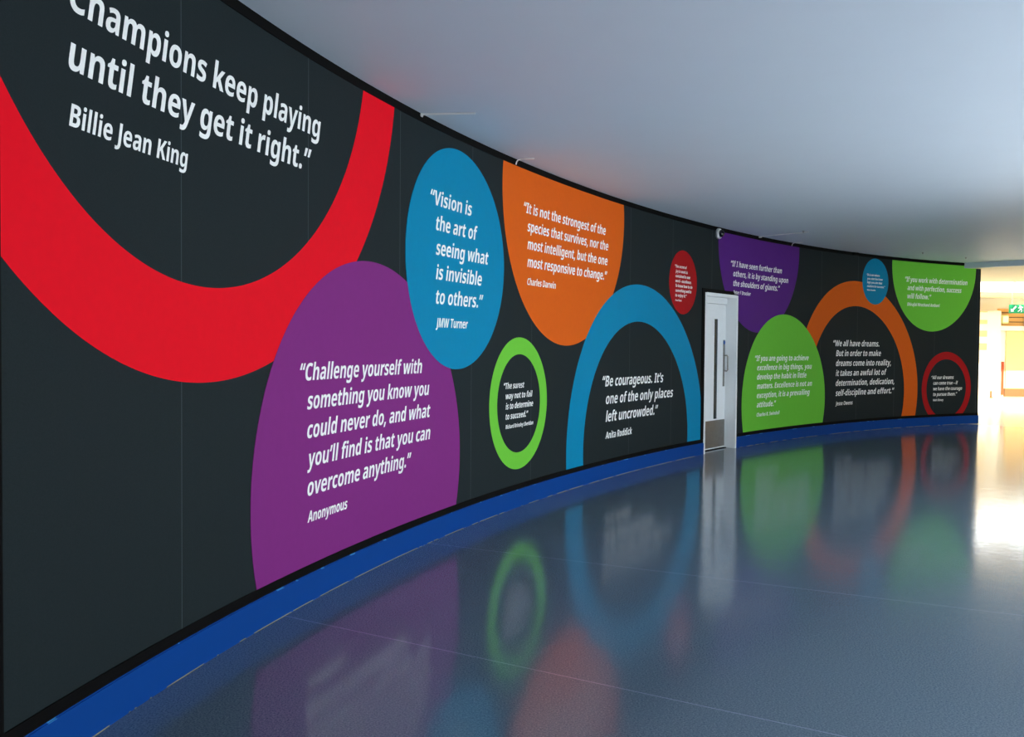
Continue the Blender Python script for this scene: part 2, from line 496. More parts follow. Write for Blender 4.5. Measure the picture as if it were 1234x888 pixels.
# ------------------------------------------------------------------ lettering (outlines in 1/1000 em: advance, contours)
GLYPHS = {" ":[260,[]],
",":[294,[[220,116,227,105,218,69,206,32,192,-8,176,-48,159,-89,141,-129,30,-129,40,-86,49,-44,58,-1,66,40,73,79,79,116]]],
"-":[322,[[29,205,29,331,293,331,293,205]]],
".":[287,[[56,72,58,99,67,120,80,137,98,148,120,154,144,156,168,154,189,147,207,136,220,120,229,99,231,72,229,45,220,24,206,8,188,-4,168,-10,144,-13,120,-10,98,-4,80,8,67,24,58,45]]],
"A":[692,[[527,0,472,168,220,168,165,0,0,0,251,717,439,717,692,0],[387,451,384,463,379,477,374,496,369,516,363,536,358,557,353,577,349,594,345,609,342,593,338,575,334,556,329,537,324,517,319,498,314,481,310,465,307,451,256,296,437,296]]],
"B":[665,[[316,714,405,709,477,695,530,671,567,636,590,592,597,536,595,508,590,482,581,459,568,439,554,421,537,406,518,394,497,385,476,379,476,374,499,368,521,360,543,349,563,336,580,318,595,297,606,272,613,242,615,207,611,165,601,128,583,95,559,67,529,43,492,24,451,11,404,3,352,0,85,0,85,714],[324,428,363,431,394,439,415,452,429,470,437,491,440,515,437,540,427,560,410,576,387,586,356,593,317,595,238,595,238,428],[238,313,238,121,335,121,376,124,407,133,429,148,444,168,453,192,456,219,455,236,451,252,444,267,435,280,422,291,405,301,385,308,360,312,330,313]]],
"C":[642,[[398,597,370,595,345,589,321,580,299,568,279,552,262,533,247,510,235,485,225,456,218,425,214,392,213,355,215,307,222,265,234,227,250,194,272,167,298,145,328,130,364,120,404,117,435,118,466,122,495,128,524,136,553,145,582,156,582,26,552,14,521,5,490,-1,458,-6,424,-9,387,-10,315,-5,253,10,200,36,155,70,118,113,90,164,71,222,59,286,55,356,57,409,65,458,77,504,95,547,117,586,144,621,175,651,211,677,252,697,297,712,346,721,400,724,435,723,471,719,508,712,543,703,578,692,611,677,561,555,537,566,511,576,484,585,457,591,428,595]]],
"D":[732,[[678,369,672,292,657,224,632,164,597,114,554,73,502,41,443,18,377,5,303,0,85,0,85,714,321,714,392,710,456,696,513,674,562,644,603,605,635,558,659,503,673,440],[518,363,516,412,508,454,496,490,478,521,455,545,428,564,396,578,359,586,317,589,238,589,238,126,302,126,369,133,423,153,465,185,495,231,513,291]]],
"E":[552,[[499,0,85,0,85,714,499,714,499,589,238,589,238,433,482,433,482,308,238,308,238,127,499,127]]],
"F":[531,[[236,0,85,0,85,714,498,714,498,589,236,589,236,407,479,407,479,282,236,282]]],
"H":[756,[[671,0,518,0,518,307,238,307,238,0,85,0,85,714,238,714,238,435,518,435,518,714,671,714]]],
"I":[401,[[364,0,36,0,36,87,123,116,123,599,36,627,36,714,364,714,364,627,277,599,277,116,364,87]]],
"J":[321,[[11,-211,-8,-210,-25,-209,-40,-208,-54,-205,-67,-203,-79,-200,-79,-78,-68,-81,-57,-83,-45,-85,-33,-87,-20,-88,-7,-88,12,-87,29,-83,44,-76,57,-66,67,-53,75,-36,81,-17,84,7,85,34,85,714,239,714,239,47,236,-11,226,-60,210,-102,188,-137,162,-164,130,-185,94,-199,54,-208]]],
"K":[660,[[660,0,486,0,301,300,238,254,238,0,85,0,85,714,238,714,238,388,251,406,265,424,279,443,294,461,308,479,322,496,489,714,659,714,411,398]]],
"M":[944,[[397,0,217,558,213,558,214,543,215,525,216,505,218,482,219,459,220,434,221,408,221,383,221,358,221,0,85,0,85,714,293,714,470,177,474,177,651,714,859,714,859,0,716,0,716,362,716,385,717,409,717,433,718,458,719,481,720,503,721,524,722,542,723,557,719,557,538,0]]],
"N":[805,[[720,0,525,0,217,538,213,538,214,522,215,503,217,483,218,461,219,439,220,417,221,395,221,373,221,352,221,0,85,0,85,714,279,714,586,181,590,181,589,196,588,213,587,233,586,254,585,276,584,298,583,320,583,341,583,360,583,714,720,714]]],
"O":[791,[[735,358,733,304,726,254,715,208,699,165,678,126,653,91,622,61,587,36,547,16,502,2,451,-7,395,-10,339,-7,289,2,243,16,203,36,168,61,137,91,112,126,91,165,75,208,64,255,57,305,55,359,59,430,71,494,92,552,120,603,158,645,204,680,259,705,323,720,396,725,469,720,533,705,588,680,633,645,670,602,699,552,719,493,731,429],[216,358,218,311,224,268,234,230,249,197,269,170,293,148,322,131,356,122,395,119,435,122,470,131,498,148,522,170,542,197,556,230,566,268,572,311,574,358,570,427,556,486,533,534,499,569,454,591,396,598,357,595,322,585,293,569,269,547,249,519,234,486,224,448,218,405]]],
"P":[621,[[309,714,393,708,461,688,513,657,550,613,572,559,579,494,577,463,573,433,565,404,553,376,538,350,519,327,495,305,466,287,433,273,395,262,352,255,303,253,238,253,238,0,85,0,85,714],[304,589,238,589,238,379,289,379,316,380,340,384,361,390,380,398,396,410,408,425,418,443,423,464,425,489,422,518,412,543,396,563,372,577,342,586]]],
"R":[656,[[304,714,363,711,415,704,460,691,498,672,529,649,553,621,570,588,580,550,583,506,581,475,576,447,566,421,554,398,538,377,520,358,500,342,478,327,454,315,657,0,482,0,323,274,238,274,238,0,85,0,85,714],[301,595,238,595,238,392,301,392,339,395,370,403,395,417,413,437,424,465,428,499,427,519,422,537,415,552,404,565,390,576,373,584,353,590,328,593]]],
"S":[566,[[528,207,524,168,514,131,498,97,474,67,444,41,408,19,364,3,314,-7,257,-10,228,-10,201,-8,175,-6,152,-2,129,2,108,8,87,14,67,22,47,31,47,169,81,154,116,141,153,131,190,123,226,118,261,116,285,117,307,121,325,126,340,133,353,142,362,153,369,165,373,179,375,193,373,209,369,223,361,236,350,247,335,259,316,270,293,281,264,294,231,308,195,324,163,342,135,360,110,379,90,402,74,427,63,456,56,489,53,526,57,566,68,602,85,634,109,661,139,683,174,701,214,714,258,721,306,724,349,722,388,718,425,710,460,700,491,689,521,677,474,556,446,568,417,579,387,587,358,594,330,598,302,599,281,598,263,595,248,591,235,584,224,576,216,566,210,555,206,543,205,531,207,515,211,501,219,489,230,477,245,466,265,455,289,443,317,429,352,415,387,399,419,382,447,365,471,345,491,324,507,300,518,273,525,242]]],
"T":[577,[[365,0,212,0,212,587,19,587,19,714,558,714,558,587,365,587]]],
"V":[657,[[657,714,415,0,242,0,0,714,169,714,291,315,296,298,301,280,306,261,311,241,315,221,320,202,324,183,327,166,329,151,331,166,334,183,338,202,342,221,346,241,351,260,356,280,361,298,366,314,489,714]]],
"W":[996,[[982,714,801,0,626,0,531,372,528,382,525,394,522,407,519,422,516,437,512,453,509,469,506,484,503,499,501,512,499,524,498,534,496,524,495,512,492,499,490,484,487,469,484,453,480,437,477,422,474,407,471,394,468,381,465,371,370,0,196,0,14,714,164,714,255,326,258,314,261,300,264,285,267,269,271,253,274,236,277,219,281,202,283,186,286,171,288,157,290,144,293,162,296,181,299,202,303,223,307,245,311,267,316,288,320,309,325,330,329,348,333,366,337,381,425,714,570,714,659,380,662,365,667,347,671,328,676,308,680,287,685,265,689,243,694,221,697,200,701,180,704,161,706,144,708,162,711,181,715,202,720,224,724,247,729,269,733,290,737,309,741,325,832,714]]],
"a":[599,[[317,556,380,551,432,534,474,507,504,470,522,422,528,364,528,0,423,0,394,74,390,74,374,56,358,40,342,26,325,15,306,6,286,-1,263,-6,237,-9,208,-10,177,-8,149,-2,122,9,98,23,78,42,62,65,50,93,42,125,40,161,47,213,67,256,102,290,150,314,212,330,287,338,378,341,378,358,376,387,368,410,356,426,339,437,318,444,294,446,269,445,244,441,218,434,192,426,167,416,141,405,97,508,127,522,160,533,196,543,234,550,274,555],[321,250,278,247,245,239,222,227,206,211,197,191,194,168,196,146,203,129,214,116,228,107,246,102,266,100,296,103,322,113,346,128,364,149,375,176,378,208,378,253]]],
"b":[632,[[224,583,224,563,223,543,222,524,221,506,220,490,218,475,224,475,240,497,260,516,283,533,310,546,342,553,379,556,436,548,485,524,527,484,559,429,578,359,584,274,581,215,573,163,558,117,538,79,514,47,485,22,451,4,415,-6,375,-10,338,-8,306,0,281,11,259,26,240,42,224,59,214,59,189,0,73,0,73,760,224,760],[330,436,306,434,286,429,268,420,254,407,243,391,235,371,229,348,225,320,224,287,224,269,227,222,235,183,248,152,267,130,296,117,332,112,362,117,387,131,406,154,420,186,428,227,431,276,428,324,420,364,406,396,387,418,361,432]]],
"c":[516,[[311,-10,261,-7,214,3,173,20,136,43,105,74,80,111,62,157,51,210,47,270,51,333,63,388,83,434,110,472,143,503,181,526,224,543,272,553,322,556,353,555,383,552,412,546,439,539,465,530,488,519,443,405,423,413,403,420,383,426,362,431,342,434,322,435,297,433,275,427,256,417,239,403,226,385,215,362,207,336,202,306,201,271,202,237,207,208,215,182,226,161,240,143,256,130,275,120,297,114,320,112,348,114,375,117,401,124,426,132,450,142,473,154,473,31,451,19,428,9,403,1,375,-5,345,-9]]],
"d":[632,[[252,-10,196,-2,146,22,104,62,73,117,53,187,47,272,54,358,73,429,105,485,148,524,198,548,257,556,282,555,304,552,325,546,343,538,359,528,374,517,388,504,400,491,410,476,415,476,413,490,411,506,410,527,408,548,408,568,407,586,407,760,559,760,559,0,443,0,413,71,407,71,397,56,385,43,372,30,357,19,340,9,321,1,301,-5,278,-9],[305,111,342,115,371,127,392,146,406,174,414,211,417,255,417,271,415,319,407,360,393,392,373,415,343,429,304,434,274,429,249,415,228,392,213,360,203,319,200,270,203,221,213,181,228,150,249,128,275,115]]],
"e":[597,[[306,556,355,553,398,544,437,528,471,505,499,477,522,443,538,404,548,358,551,308,551,235,200,235,205,197,218,164,238,138,266,118,300,106,341,102,374,103,405,107,434,112,462,120,491,130,520,142,520,29,493,17,464,7,435,-1,403,-6,366,-9,325,-10,273,-7,225,3,182,20,143,44,110,75,83,113,63,158,51,210,47,269,51,330,62,382,80,428,104,467,134,499,171,524,212,542,257,553],[310,449,282,446,257,436,237,420,221,398,209,370,204,336,410,336,409,357,405,376,399,394,390,410,379,423,365,434,349,442,331,447]]],
"f":[386,[[376,433,251,433,251,0,100,0,100,433,19,433,19,506,103,546,103,564,108,628,123,679,148,717,183,744,229,760,285,765,310,764,334,762,356,759,377,754,398,749,418,742,384,640,374,642,363,645,350,648,338,650,324,651,311,652,292,649,277,643,266,632,258,616,253,595,251,569,251,546,376,546]]],
"g":[632,[[255,556,291,554,322,547,350,535,374,519,395,500,413,477,417,477,431,546,559,546,559,-4,555,-53,545,-96,529,-134,506,-166,476,-192,439,-213,395,-228,344,-237,285,-240,244,-239,206,-237,172,-232,139,-226,108,-218,78,-207,78,-79,109,-91,139,-102,171,-110,204,-116,241,-119,280,-121,319,-117,350,-108,375,-92,394,-70,405,-44,408,-12,408,3,408,12,409,23,410,35,411,48,412,59,413,70,408,70,391,48,371,28,348,12,321,0,289,-8,254,-10,195,-2,145,22,103,63,72,119,53,189,47,272,53,356,72,426,104,482,146,523,197,548],[304,437,283,435,264,429,247,418,233,403,222,385,213,362,206,335,202,305,201,270,204,220,213,179,227,148,248,126,274,113,307,108,326,109,343,112,358,117,371,124,382,133,392,143,400,156,407,171,412,188,415,207,417,229,418,252,418,274,417,309,413,339,407,365,398,387,386,405,371,419,352,429,330,435]]],
"h":[650,[[224,607,224,579,223,553,222,529,220,508,219,491,217,476,225,476,238,494,252,509,267,522,283,533,301,541,320,548,340,552,361,555,383,556,421,554,455,547,486,535,513,519,536,497,554,470,568,438,576,400,579,356,579,0,428,0,428,318,426,354,419,383,407,406,390,423,368,433,341,436,314,434,290,427,271,415,256,399,244,379,235,354,229,326,225,293,224,256,224,0,73,0,73,760,224,760]]],
"i":[299,[[225,546,225,0,74,0,74,546],[150,761,171,759,190,754,208,745,221,732,230,712,232,687,230,663,221,644,208,630,190,621,171,616,150,614,128,616,109,621,92,630,79,644,71,663,68,687,71,712,79,732,92,745,109,754,128,759]]],
"j":[298,[[40,-240,24,-240,8,-238,-9,-236,-25,-234,-40,-231,-53,-228,-53,-109,-42,-112,-32,-114,-22,-116,-13,-118,-2,-119,9,-119,26,-117,41,-111,55,-102,65,-87,71,-65,73,-35,73,546,224,546,224,-59,222,-91,216,-121,206,-150,192,-175,172,-197,148,-216,118,-229,82,-237],[68,687,70,712,78,732,91,745,109,754,128,759,150,761,170,759,190,754,207,745,221,732,229,712,232,687,229,663,221,644,207,630,190,621,170,616,150,614,128,616,109,621,91,630,78,644,70,663]]],
"k":[610,[[224,423,224,404,223,383,222,361,220,338,218,317,216,297,220,297,225,305,231,313,238,323,245,333,253,344,261,354,268,364,275,373,281,381,423,546,594,546,392,314,607,0,432,0,286,218,224,169,224,0,73,0,73,760,224,760]]],
"l":[298,[[224,0,73,0,73,760,224,760]]],
"m":[975,[[714,556,772,551,819,535,856,509,883,471,899,420,904,356,904,0,754,0,754,318,751,356,744,386,733,409,717,424,696,433,670,436,635,431,608,417,588,394,574,362,566,321,564,273,564,0,413,0,413,318,412,344,409,366,404,385,397,401,388,414,377,424,364,430,349,435,331,436,306,434,284,427,267,415,253,399,242,379,234,354,228,325,225,293,224,256,224,0,73,0,73,546,189,546,211,476,216,476,227,492,241,507,255,519,272,530,290,539,310,547,332,552,355,555,379,556,418,554,451,547,481,535,506,519,527,499,544,474,549,474,569,499,592,520,619,536,649,547,681,554]]],
"n":[650,[[385,556,441,551,488,535,527,509,556,471,573,420,579,356,579,0,429,0,429,318,426,354,419,383,408,406,391,423,369,433,341,436,301,431,270,415,249,390,235,354,227,310,224,256,224,0,73,0,73,546,189,546,210,473,216,473,229,490,243,505,259,519,277,530,296,539,316,547,338,552,361,555]]],
"o":[625,[[577,274,575,231,569,190,559,153,545,120,527,90,506,64,481,42,453,23,422,9,388,-2,351,-8,311,-10,274,-8,238,-2,205,9,174,23,147,42,122,64,100,90,82,120,67,153,56,190,49,231,47,274,51,332,61,383,79,428,104,467,134,498,171,524,213,542,261,553,314,556,363,553,409,542,450,524,487,498,518,467,543,428,562,383,573,332],[201,274,202,241,206,210,212,183,221,160,233,140,248,125,267,114,288,107,313,105,337,107,359,114,376,125,391,140,403,160,412,183,418,210,422,241,423,274,422,308,418,339,412,365,403,388,391,407,376,422,358,432,337,439,312,441,276,436,248,422,227,398,213,365,204,324]]],
"p":[632,[[379,556,438,548,488,524,529,485,560,429,578,359,584,274,581,216,572,164,558,118,537,79,513,47,484,22,451,4,414,-6,375,-10,350,-9,327,-5,306,0,288,8,272,17,258,26,245,37,234,48,224,59,218,59,220,47,221,33,222,18,223,2,224,-14,224,-31,224,-240,73,-240,73,546,196,546,217,475,224,475,235,490,247,503,260,516,274,527,291,537,310,545,330,551,354,555],[329,436,305,434,285,429,268,420,254,407,243,391,235,372,230,349,226,322,224,291,224,275,225,242,228,212,234,186,242,164,252,146,267,131,284,121,305,115,330,112,352,114,370,121,386,131,400,146,411,164,420,186,426,213,429,242,431,276,428,325,419,365,405,396,385,418,360,432]]],
"r":[447,[[375,556,385,556,396,556,407,555,418,553,427,552,435,550,420,409,412,411,403,412,394,413,383,414,371,415,358,415,342,415,327,412,311,408,296,402,282,395,268,385,256,373,245,359,236,343,230,324,226,302,224,277,224,0,73,0,73,546,188,546,210,454,217,454,229,473,242,490,257,506,274,520,292,533,311,543,332,550,353,555]]],
"s":[502,[[460,161,458,128,449,98,436,71,417,47,392,27,361,11,325,-1,282,-8,234,-10,197,-9,163,-7,132,-3,103,4,74,12,47,22,47,147,77,134,109,123,142,114,174,108,204,104,230,102,258,104,280,108,296,115,308,125,315,136,317,150,316,160,313,169,307,177,298,185,286,193,270,202,250,211,224,222,194,234,163,247,136,261,112,275,92,290,76,308,62,327,53,349,47,373,46,402,52,448,72,487,105,517,149,539,202,552,263,556,297,555,330,551,361,545,392,537,423,526,454,514,410,411,384,422,358,431,332,439,306,445,283,448,261,450,240,448,222,445,208,439,198,431,191,422,189,410,190,401,194,392,200,385,208,377,220,370,236,362,256,353,281,343,311,331,342,318,369,304,393,290,414,275,430,258,443,238,453,216,458,191]]],
"t":[421,[[309,110,324,111,339,112,353,115,367,118,381,122,394,126,394,15,377,8,358,2,338,-3,316,-7,291,-9,264,-10,233,-8,203,-3,176,6,152,19,132,38,115,61,103,91,95,128,93,172,93,433,22,433,22,497,104,547,148,662,244,662,244,546,387,546,387,433,244,433,244,181,246,159,252,141,261,128,274,118,290,112]]],
"u":[650,[[576,546,576,0,460,0,441,70,432,70,420,52,405,37,389,24,370,13,351,5,330,-2,309,-6,287,-9,264,-10,227,-8,193,-1,163,11,136,27,113,49,95,76,81,108,73,146,70,190,70,546,222,546,222,228,224,192,231,163,242,140,259,124,281,114,308,111,336,113,360,120,379,131,395,147,407,167,415,192,421,221,424,253,425,290,425,546]]],
"v":[571,[[208,0,0,546,158,546,260,224,262,216,265,207,268,197,271,186,274,175,277,164,279,153,281,143,282,134,286,134,287,143,289,153,291,164,294,174,297,185,300,196,303,206,306,215,309,223,413,546,571,546,363,0]]],
"w":[862,[[463,266,459,284,454,303,450,322,446,342,442,361,438,380,436,397,433,410,431,422,428,422,426,410,424,396,421,380,417,361,413,341,409,321,404,300,399,280,394,261,323,0,161,0,12,547,162,547,218,306,222,288,226,269,230,249,234,228,237,208,241,187,244,167,246,149,247,132,250,132,252,144,254,158,256,172,259,188,262,203,265,219,268,234,271,249,274,262,277,275,279,285,281,293,349,547,515,547,580,291,583,277,587,260,591,242,595,224,599,204,603,185,607,166,609,149,611,133,614,133,616,149,618,167,621,187,624,208,628,229,631,250,635,270,639,289,644,306,703,547,850,547,699,0,535,0]]],
"x":[591,[[194,279,19,546,190,546,296,373,401,546,572,546,395,279,581,0,409,0,296,186,181,0,10,0]]],
"y":[571,[[0,546,159,546,262,234,265,224,268,214,271,203,274,193,277,182,279,172,282,161,283,151,285,141,289,141,291,155,295,171,299,187,304,203,309,219,314,234,415,546,571,546,347,-50,331,-88,314,-123,294,-153,273,-179,248,-201,220,-218,188,-230,152,-238,111,-240,95,-240,80,-239,67,-238,55,-236,44,-234,35,-232,35,-113,43,-115,51,-116,61,-117,72,-118,83,-119,94,-119,114,-118,131,-114,146,-107,159,-98,171,-86,181,-73,190,-59,198,-43,205,-27,217,4]]],
"~":[500,[[38,213,38,325,462,325,462,213]]],
"'":[221,[[203,713,210,702,203,677,196,650,187,620,177,589,167,558,157,527,146,497,135,470,124,444,16,444,20,466,25,488,30,511,35,535,39,558,44,582,48,605,52,629,56,651,59,673,62,694,64,713]]],
"`":[444,[[429,713,423,685,416,654,410,623,404,591,398,559,393,528,388,498,384,470,380,444,241,444,234,455,241,480,248,507,257,537,267,568,277,599,288,630,299,660,310,688,320,713],[205,713,199,685,192,654,186,623,180,591,174,559,169,528,164,498,160,470,156,444,17,444,11,455,17,480,25,507,34,537,43,568,54,599,64,630,75,660,86,688,97,713]]],
"^":[444,[[427,713,434,702,427,677,419,650,411,620,401,589,391,558,380,527,370,497,359,470,348,444,239,444,245,473,252,503,258,535,264,566,270,598,276,629,281,659,285,687,288,713],[203,713,210,702,203,677,195,650,187,620,177,589,167,558,156,527,146,497,135,470,124,444,16,444,20,466,25,488,30,511,34,535,39,558,43,582,47,605,51,629,55,651,59,673,62,694,64,713]]]}
# ` and ^ stand for the opening and closing quotation marks, ' for the apostrophe, ~ for the dash
# quote -> em height, lines of (text, start and end along the wall, baseline height); the last line is the name
TEXTS = {"red_ring": [0.1734, [["Champions keep playing", -1.1446, 0.8804, 2.6066],
  ["until they get it right.^", -1.1528, 0.776, 2.3985],
  ["Billie Jean King", -1.1526, -0.3767, 2.2015]]], "vision": [0.1499, [["`Vision is", 2.3639, 3.0664, 2.4656],
  ["the art of", 2.4579, 3.1695, 2.2857],
  ["seeing what", 2.4582, 3.373, 2.1059],
  ["is invisible", 2.4605, 3.2526, 1.926],
  ["to others.^", 2.4624, 3.2816, 1.7461],
  ["JMW Turner", 2.4619, 3.0063, 1.5733]]], "darwin": [0.1334, [["`It is not the strongest of the", 4.0646, 5.937, 2.6343],
  ["species that survives, nor the", 4.1431, 6.0063, 2.4742],
  ["most intelligent, but the one", 4.1456, 5.9894, 2.3141],
  ["most responsive to change.^", 4.1466, 5.9871, 2.154],
  ["Charles Darwin", 4.1486, 4.7647, 1.9912]]], "purple": [0.1346, [["`Challenge yourself with", 0.6508, 2.2496, 1.2418],
  ["something you know you", 0.7298, 2.3654, 1.0803],
  ["could never do, and what", 0.7314, 2.3832, 0.9188],
  ["you'll find is that you can", 0.733, 2.3853, 0.7572],
  ["overcome anything.^", 0.7352, 2.0923, 0.5957],
  ["Anonymous", 0.7376, 1.2095, 0.4462]]], "green_ring": [0.0741, [["`The surest", 3.6919, 4.1055, 1.0643],
  ["way not to fail", 3.7343, 4.2777, 0.9753],
  ["is to determine", 3.7348, 4.2936, 0.8864],
  ["to succeed.^", 3.7353, 4.192, 0.7975],
  ["Richard Brinsley Sheridan", 3.7357, 4.3005, 0.7168]]], "teal_arch": [0.1611, [["`Be courageous. It's", 5.899, 7.5354, 1.0038],
  ["one of the only places", 5.9906, 7.8202, 0.8105],
  ["left uncrowded.^", 5.9921, 7.3957, 0.6172],
  ["Anita Roddick", 5.9903, 6.6823, 0.432]]], "red_disc": [0.0504, [["`The secret of", 7.8225, 8.1728, 2.4337],
  ["joy in work is", 7.845, 8.1968, 2.3732],
  ["contained in one", 7.8456, 8.2702, 2.3128],
  ["word ~ excellence.", 7.8461, 8.3116, 2.2523],
  ["To know how to do", 7.8467, 8.3432, 2.1919],
  ["something well is", 7.8472, 8.3153, 2.1314],
  ["to enjoy it.^", 7.8478, 8.1741, 2.071],
  ["Pearl Buck", 7.8483, 8.0315, 2.014]]], "newton": [0.1133, [["`If I have seen further than", 9.5117, 11.1461, 2.5733],
  ["others, it is by standing upon", 9.5934, 11.3556, 2.4374],
  ["the shoulders of giants.^", 9.5987, 11.088, 2.3015],
  ["Peter F Drucker", 9.6037, 10.1581, 2.1881]]], "swindoll": [0.1147, [["`If you are going to achieve", 10.3174, 12.0553, 1.2356],
  ["excellence in big things, you", 10.3911, 12.1623, 1.0979],
  ["develop the habit in little", 10.3924, 11.9943, 0.9602],
  ["matters. Excellence is not an", 10.3938, 12.177, 0.8226],
  ["exception, it is a prevailing", 10.3952, 12.109, 0.6849],
  ["attitude.^", 10.3966, 11.0179, 0.5472],
  ["Charles R. Swindoll", 10.3979, 11.1382, 0.4117]]], "orange_arch": [0.1396, [["`We all have dreams.", 12.8539, 14.3096, 1.4678],
  ["But in order to make", 12.9495, 14.3664, 1.3002],
  ["dreams come into reality,", 12.9512, 14.6803, 1.1327],
  ["it takes an awful lot of", 12.9529, 14.5487, 0.9651],
  ["determination, dedication,", 12.9546, 14.7898, 0.7976],
  ["self-discipline and effort.^", 12.9563, 14.7952, 0.63],
  ["Jesse Owens", 12.9579, 13.5065, 0.47]]], "red_arch": [0.088, [["`All our dreams", 15.8896, 16.5168, 0.8674],
  ["can come true ~ if", 15.9463, 16.6343, 0.7619],
  ["we have the courage", 15.9473, 16.751, 0.6563],
  ["to pursue them.^", 15.9483, 16.6203, 0.5507],
  ["Walt Disney", 15.9492, 16.2423, 0.4543]]], "teal_disc": [0.0541, [["`It is not where", 13.8751, 14.2765, 2.6969],
  ["you start but how", 13.89, 14.3737, 2.632],
  ["high you aim that", 13.8906, 14.3578, 2.5671],
  ["matters for success.^", 13.8913, 14.447, 2.5022],
  ["Nelson Mandela", 13.8919, 14.151, 2.4418]]], "green_half": [0.1259, [["`If you work with determination", 15.0549, 16.8344, 2.6521],
  ["and with perfection, success", 15.1328, 16.6789, 2.5011],
  ["will follow.^", 15.1342, 15.8356, 2.35],
  ["Dhirajlal Hirachand Ambani", 15.1355, 16.0795, 2.2155]]]}
LAYER = 0.0012
SLANT = 0.21        # the lettering is an oblique bold

def text_mesh(name, lines, off, parent, mat_):
    """one mesh of all the letters of some lines, laid on the curved wall"""
    cu = bpy.data.curves.new(name, 'CURVE')
    cu.dimensions = '2D'
    cu.fill_mode = 'BOTH'
    cu.extrude = 0.0005
    for text, em, s0, s1, z in lines:
        x = 0; polys = []
        for ch in text:
            adv, cts = GLYPHS[ch]
            for c in cts:
                polys.append([(x + c[i] + SLANT * c[i + 1], c[i + 1]) for i in range(0, len(c), 2)])
            x += adv
        mn = min(p[0] for q in polys for p in q); mx = max(p[0] for q in polys for p in q)
        kx = (s1 - s0) / (mx - mn); ky = em / 1000
        for q in polys:
            sp = cu.splines.new('POLY')
            sp.points.add(len(q) - 1)
            for pt, (px, py) in zip(sp.points, q):
                pt.co = (s0 + (px - mn) * kx, z + py * ky, 0, 1)
            sp.use_cyclic_u = True
    tmp = bpy.data.objects.new('tmp', cu)
    COL.objects.link(tmp)
    dg = bpy.context.evaluated_depsgraph_get()
    me = bpy.data.meshes.new_from_object(tmp.evaluated_get(dg))
    bpy.data.objects.remove(tmp)
    for v in me.vertices:
        v.co = W(v.co.x, v.co.y, off + 0.0005 + v.co.z)
    me.name = name
    me.materials.clear()
    return link(name, me, mat_, parent)

def disc_bm(cs, cz, r, off, inner=None, cut=None):
    """disc, ring or cropped disc laid on the wall; cut = (s0, s1, z) removes what lies below z between s0 and s1"""
    smp = {cs + r * math.cos(math.pi * i / 220) for i in range(221)}
    ci, ri = inner or ((cs, cz), 0)
    if ri: smp |= {ci[0] + ri * math.cos(math.pi * i / 180) for i in range(181)}
    for rr, c in ((r, (cs, cz)), (ri, ci)):
        for z in (Z_ART0, Z_ART1):
            if rr and abs(z - c[1]) < rr:
                h = math.sqrt(rr * rr - (z - c[1]) ** 2)
                smp |= {c[0] - h, c[0] + h}
    if cut: smp |= {cut[0] - 1e-5, cut[0] + 1e-5, cut[1] - 1e-5, cut[1] + 1e-5}
    smp = sorted(x for x in smp if S_ART0 <= x <= S_END - 0.004)
    if cs - r < S_ART0: smp = [S_ART0] + smp
    if cs + r > S_END: smp = smp + [S_END - 0.004]
    bm = bmesh.new()
    cl = lambda z, s: max(Z_ART0 if not (cut and cut[0] < s < cut[1]) else cut[2], min(Z_ART1, z))
    def rows(s):
        ho = math.sqrt(max(0, r * r - (s - cs) ** 2))
        if ri:
            hi = math.sqrt(max(0, ri * ri - (s - ci[0]) ** 2))
            m = ci[1] if abs(s - ci[0]) < ri else cz
            return ((cl(m + hi, s), cl(cz + ho, s)), (cl(cz - ho, s), cl(m - hi, s)))
        return ((cl(cz - ho, s), cl(cz + ho, s)),)
    prev = None
    for s in smp:
        cur = [(bm.verts.new(W(s, a, off)), bm.verts.new(W(s, max(a, b), off)), max(a, b) - a) for a, b in rows(s)]
        if prev:
            for p, c in zip(prev, cur):
                if p[2] > 1e-6 or c[2] > 1e-6:
                    bm.faces.new((p[0], c[0], c[1], p[1]))
        prev = cur
    bmesh.ops.remove_doubles(bm, verts=bm.verts, dist=1e-6)
    bmesh.ops.dissolve_degenerate(bm, edges=bm.edges, dist=1e-6)
    loose = [v for v in bm.verts if not v.link_faces]
    bmesh.ops.delete(bm, geom=loose, context='VERTS')
    # give the vinyl its thickness back to the wall
    edge = [e for e in bm.edges if e.is_boundary]
    r_ = bmesh.ops.extrude_edge_only(bm, edges=edge)
    for v in [g for g in r_['geom'] if isinstance(g, bmesh.types.BMVert)]:
        n = WN_xy(v.co)
        v.co -= n * (off - 0.0001)
    bmesh.ops.recalc_face_normals(bm, faces=bm.faces)
    return bm

def WN_xy(p):
    best = min(range(0, len(CURVE), 25), key=lambda i: (CURVE[i][0] - p.x) ** 2 + (CURVE[i][1] - p.y) ** 2)
    lo, hi = max(0, best - 25), min(len(CURVE), best + 26)
    best = min(range(lo, hi), key=lambda i: (CURVE[i][0] - p.x) ** 2 + (CURVE[i][1] - p.y) ** 2)
    th = CURVE[best][2]
    return Vector((math.sin(th), -math.cos(th), 0))

GRP = 'coloured circle graphics on the curved dark wall'
def graphic(name, key, label, m, c, r, layer, inner=None, cut=None):
    off = LAYER * layer
    o = from_bm(name, disc_bm(c[0], c[1], r, off, inner, cut), m)
    tag(o, label, 'wall graphic', GRP)
    em, ls = TEXTS[key]
    toff = off if not inner else 0.0
    for t, a, b, z in ls[:-1]:
        text_mesh('quote_line', [(t, em, a, b, z)], toff, o, M_WHITE_INK)
    text_mesh('author_text', [(t, em * 0.65, a, b, z) for t, a, b, z in ls[-1:]], toff, o, M_WHITE_INK)
    return o

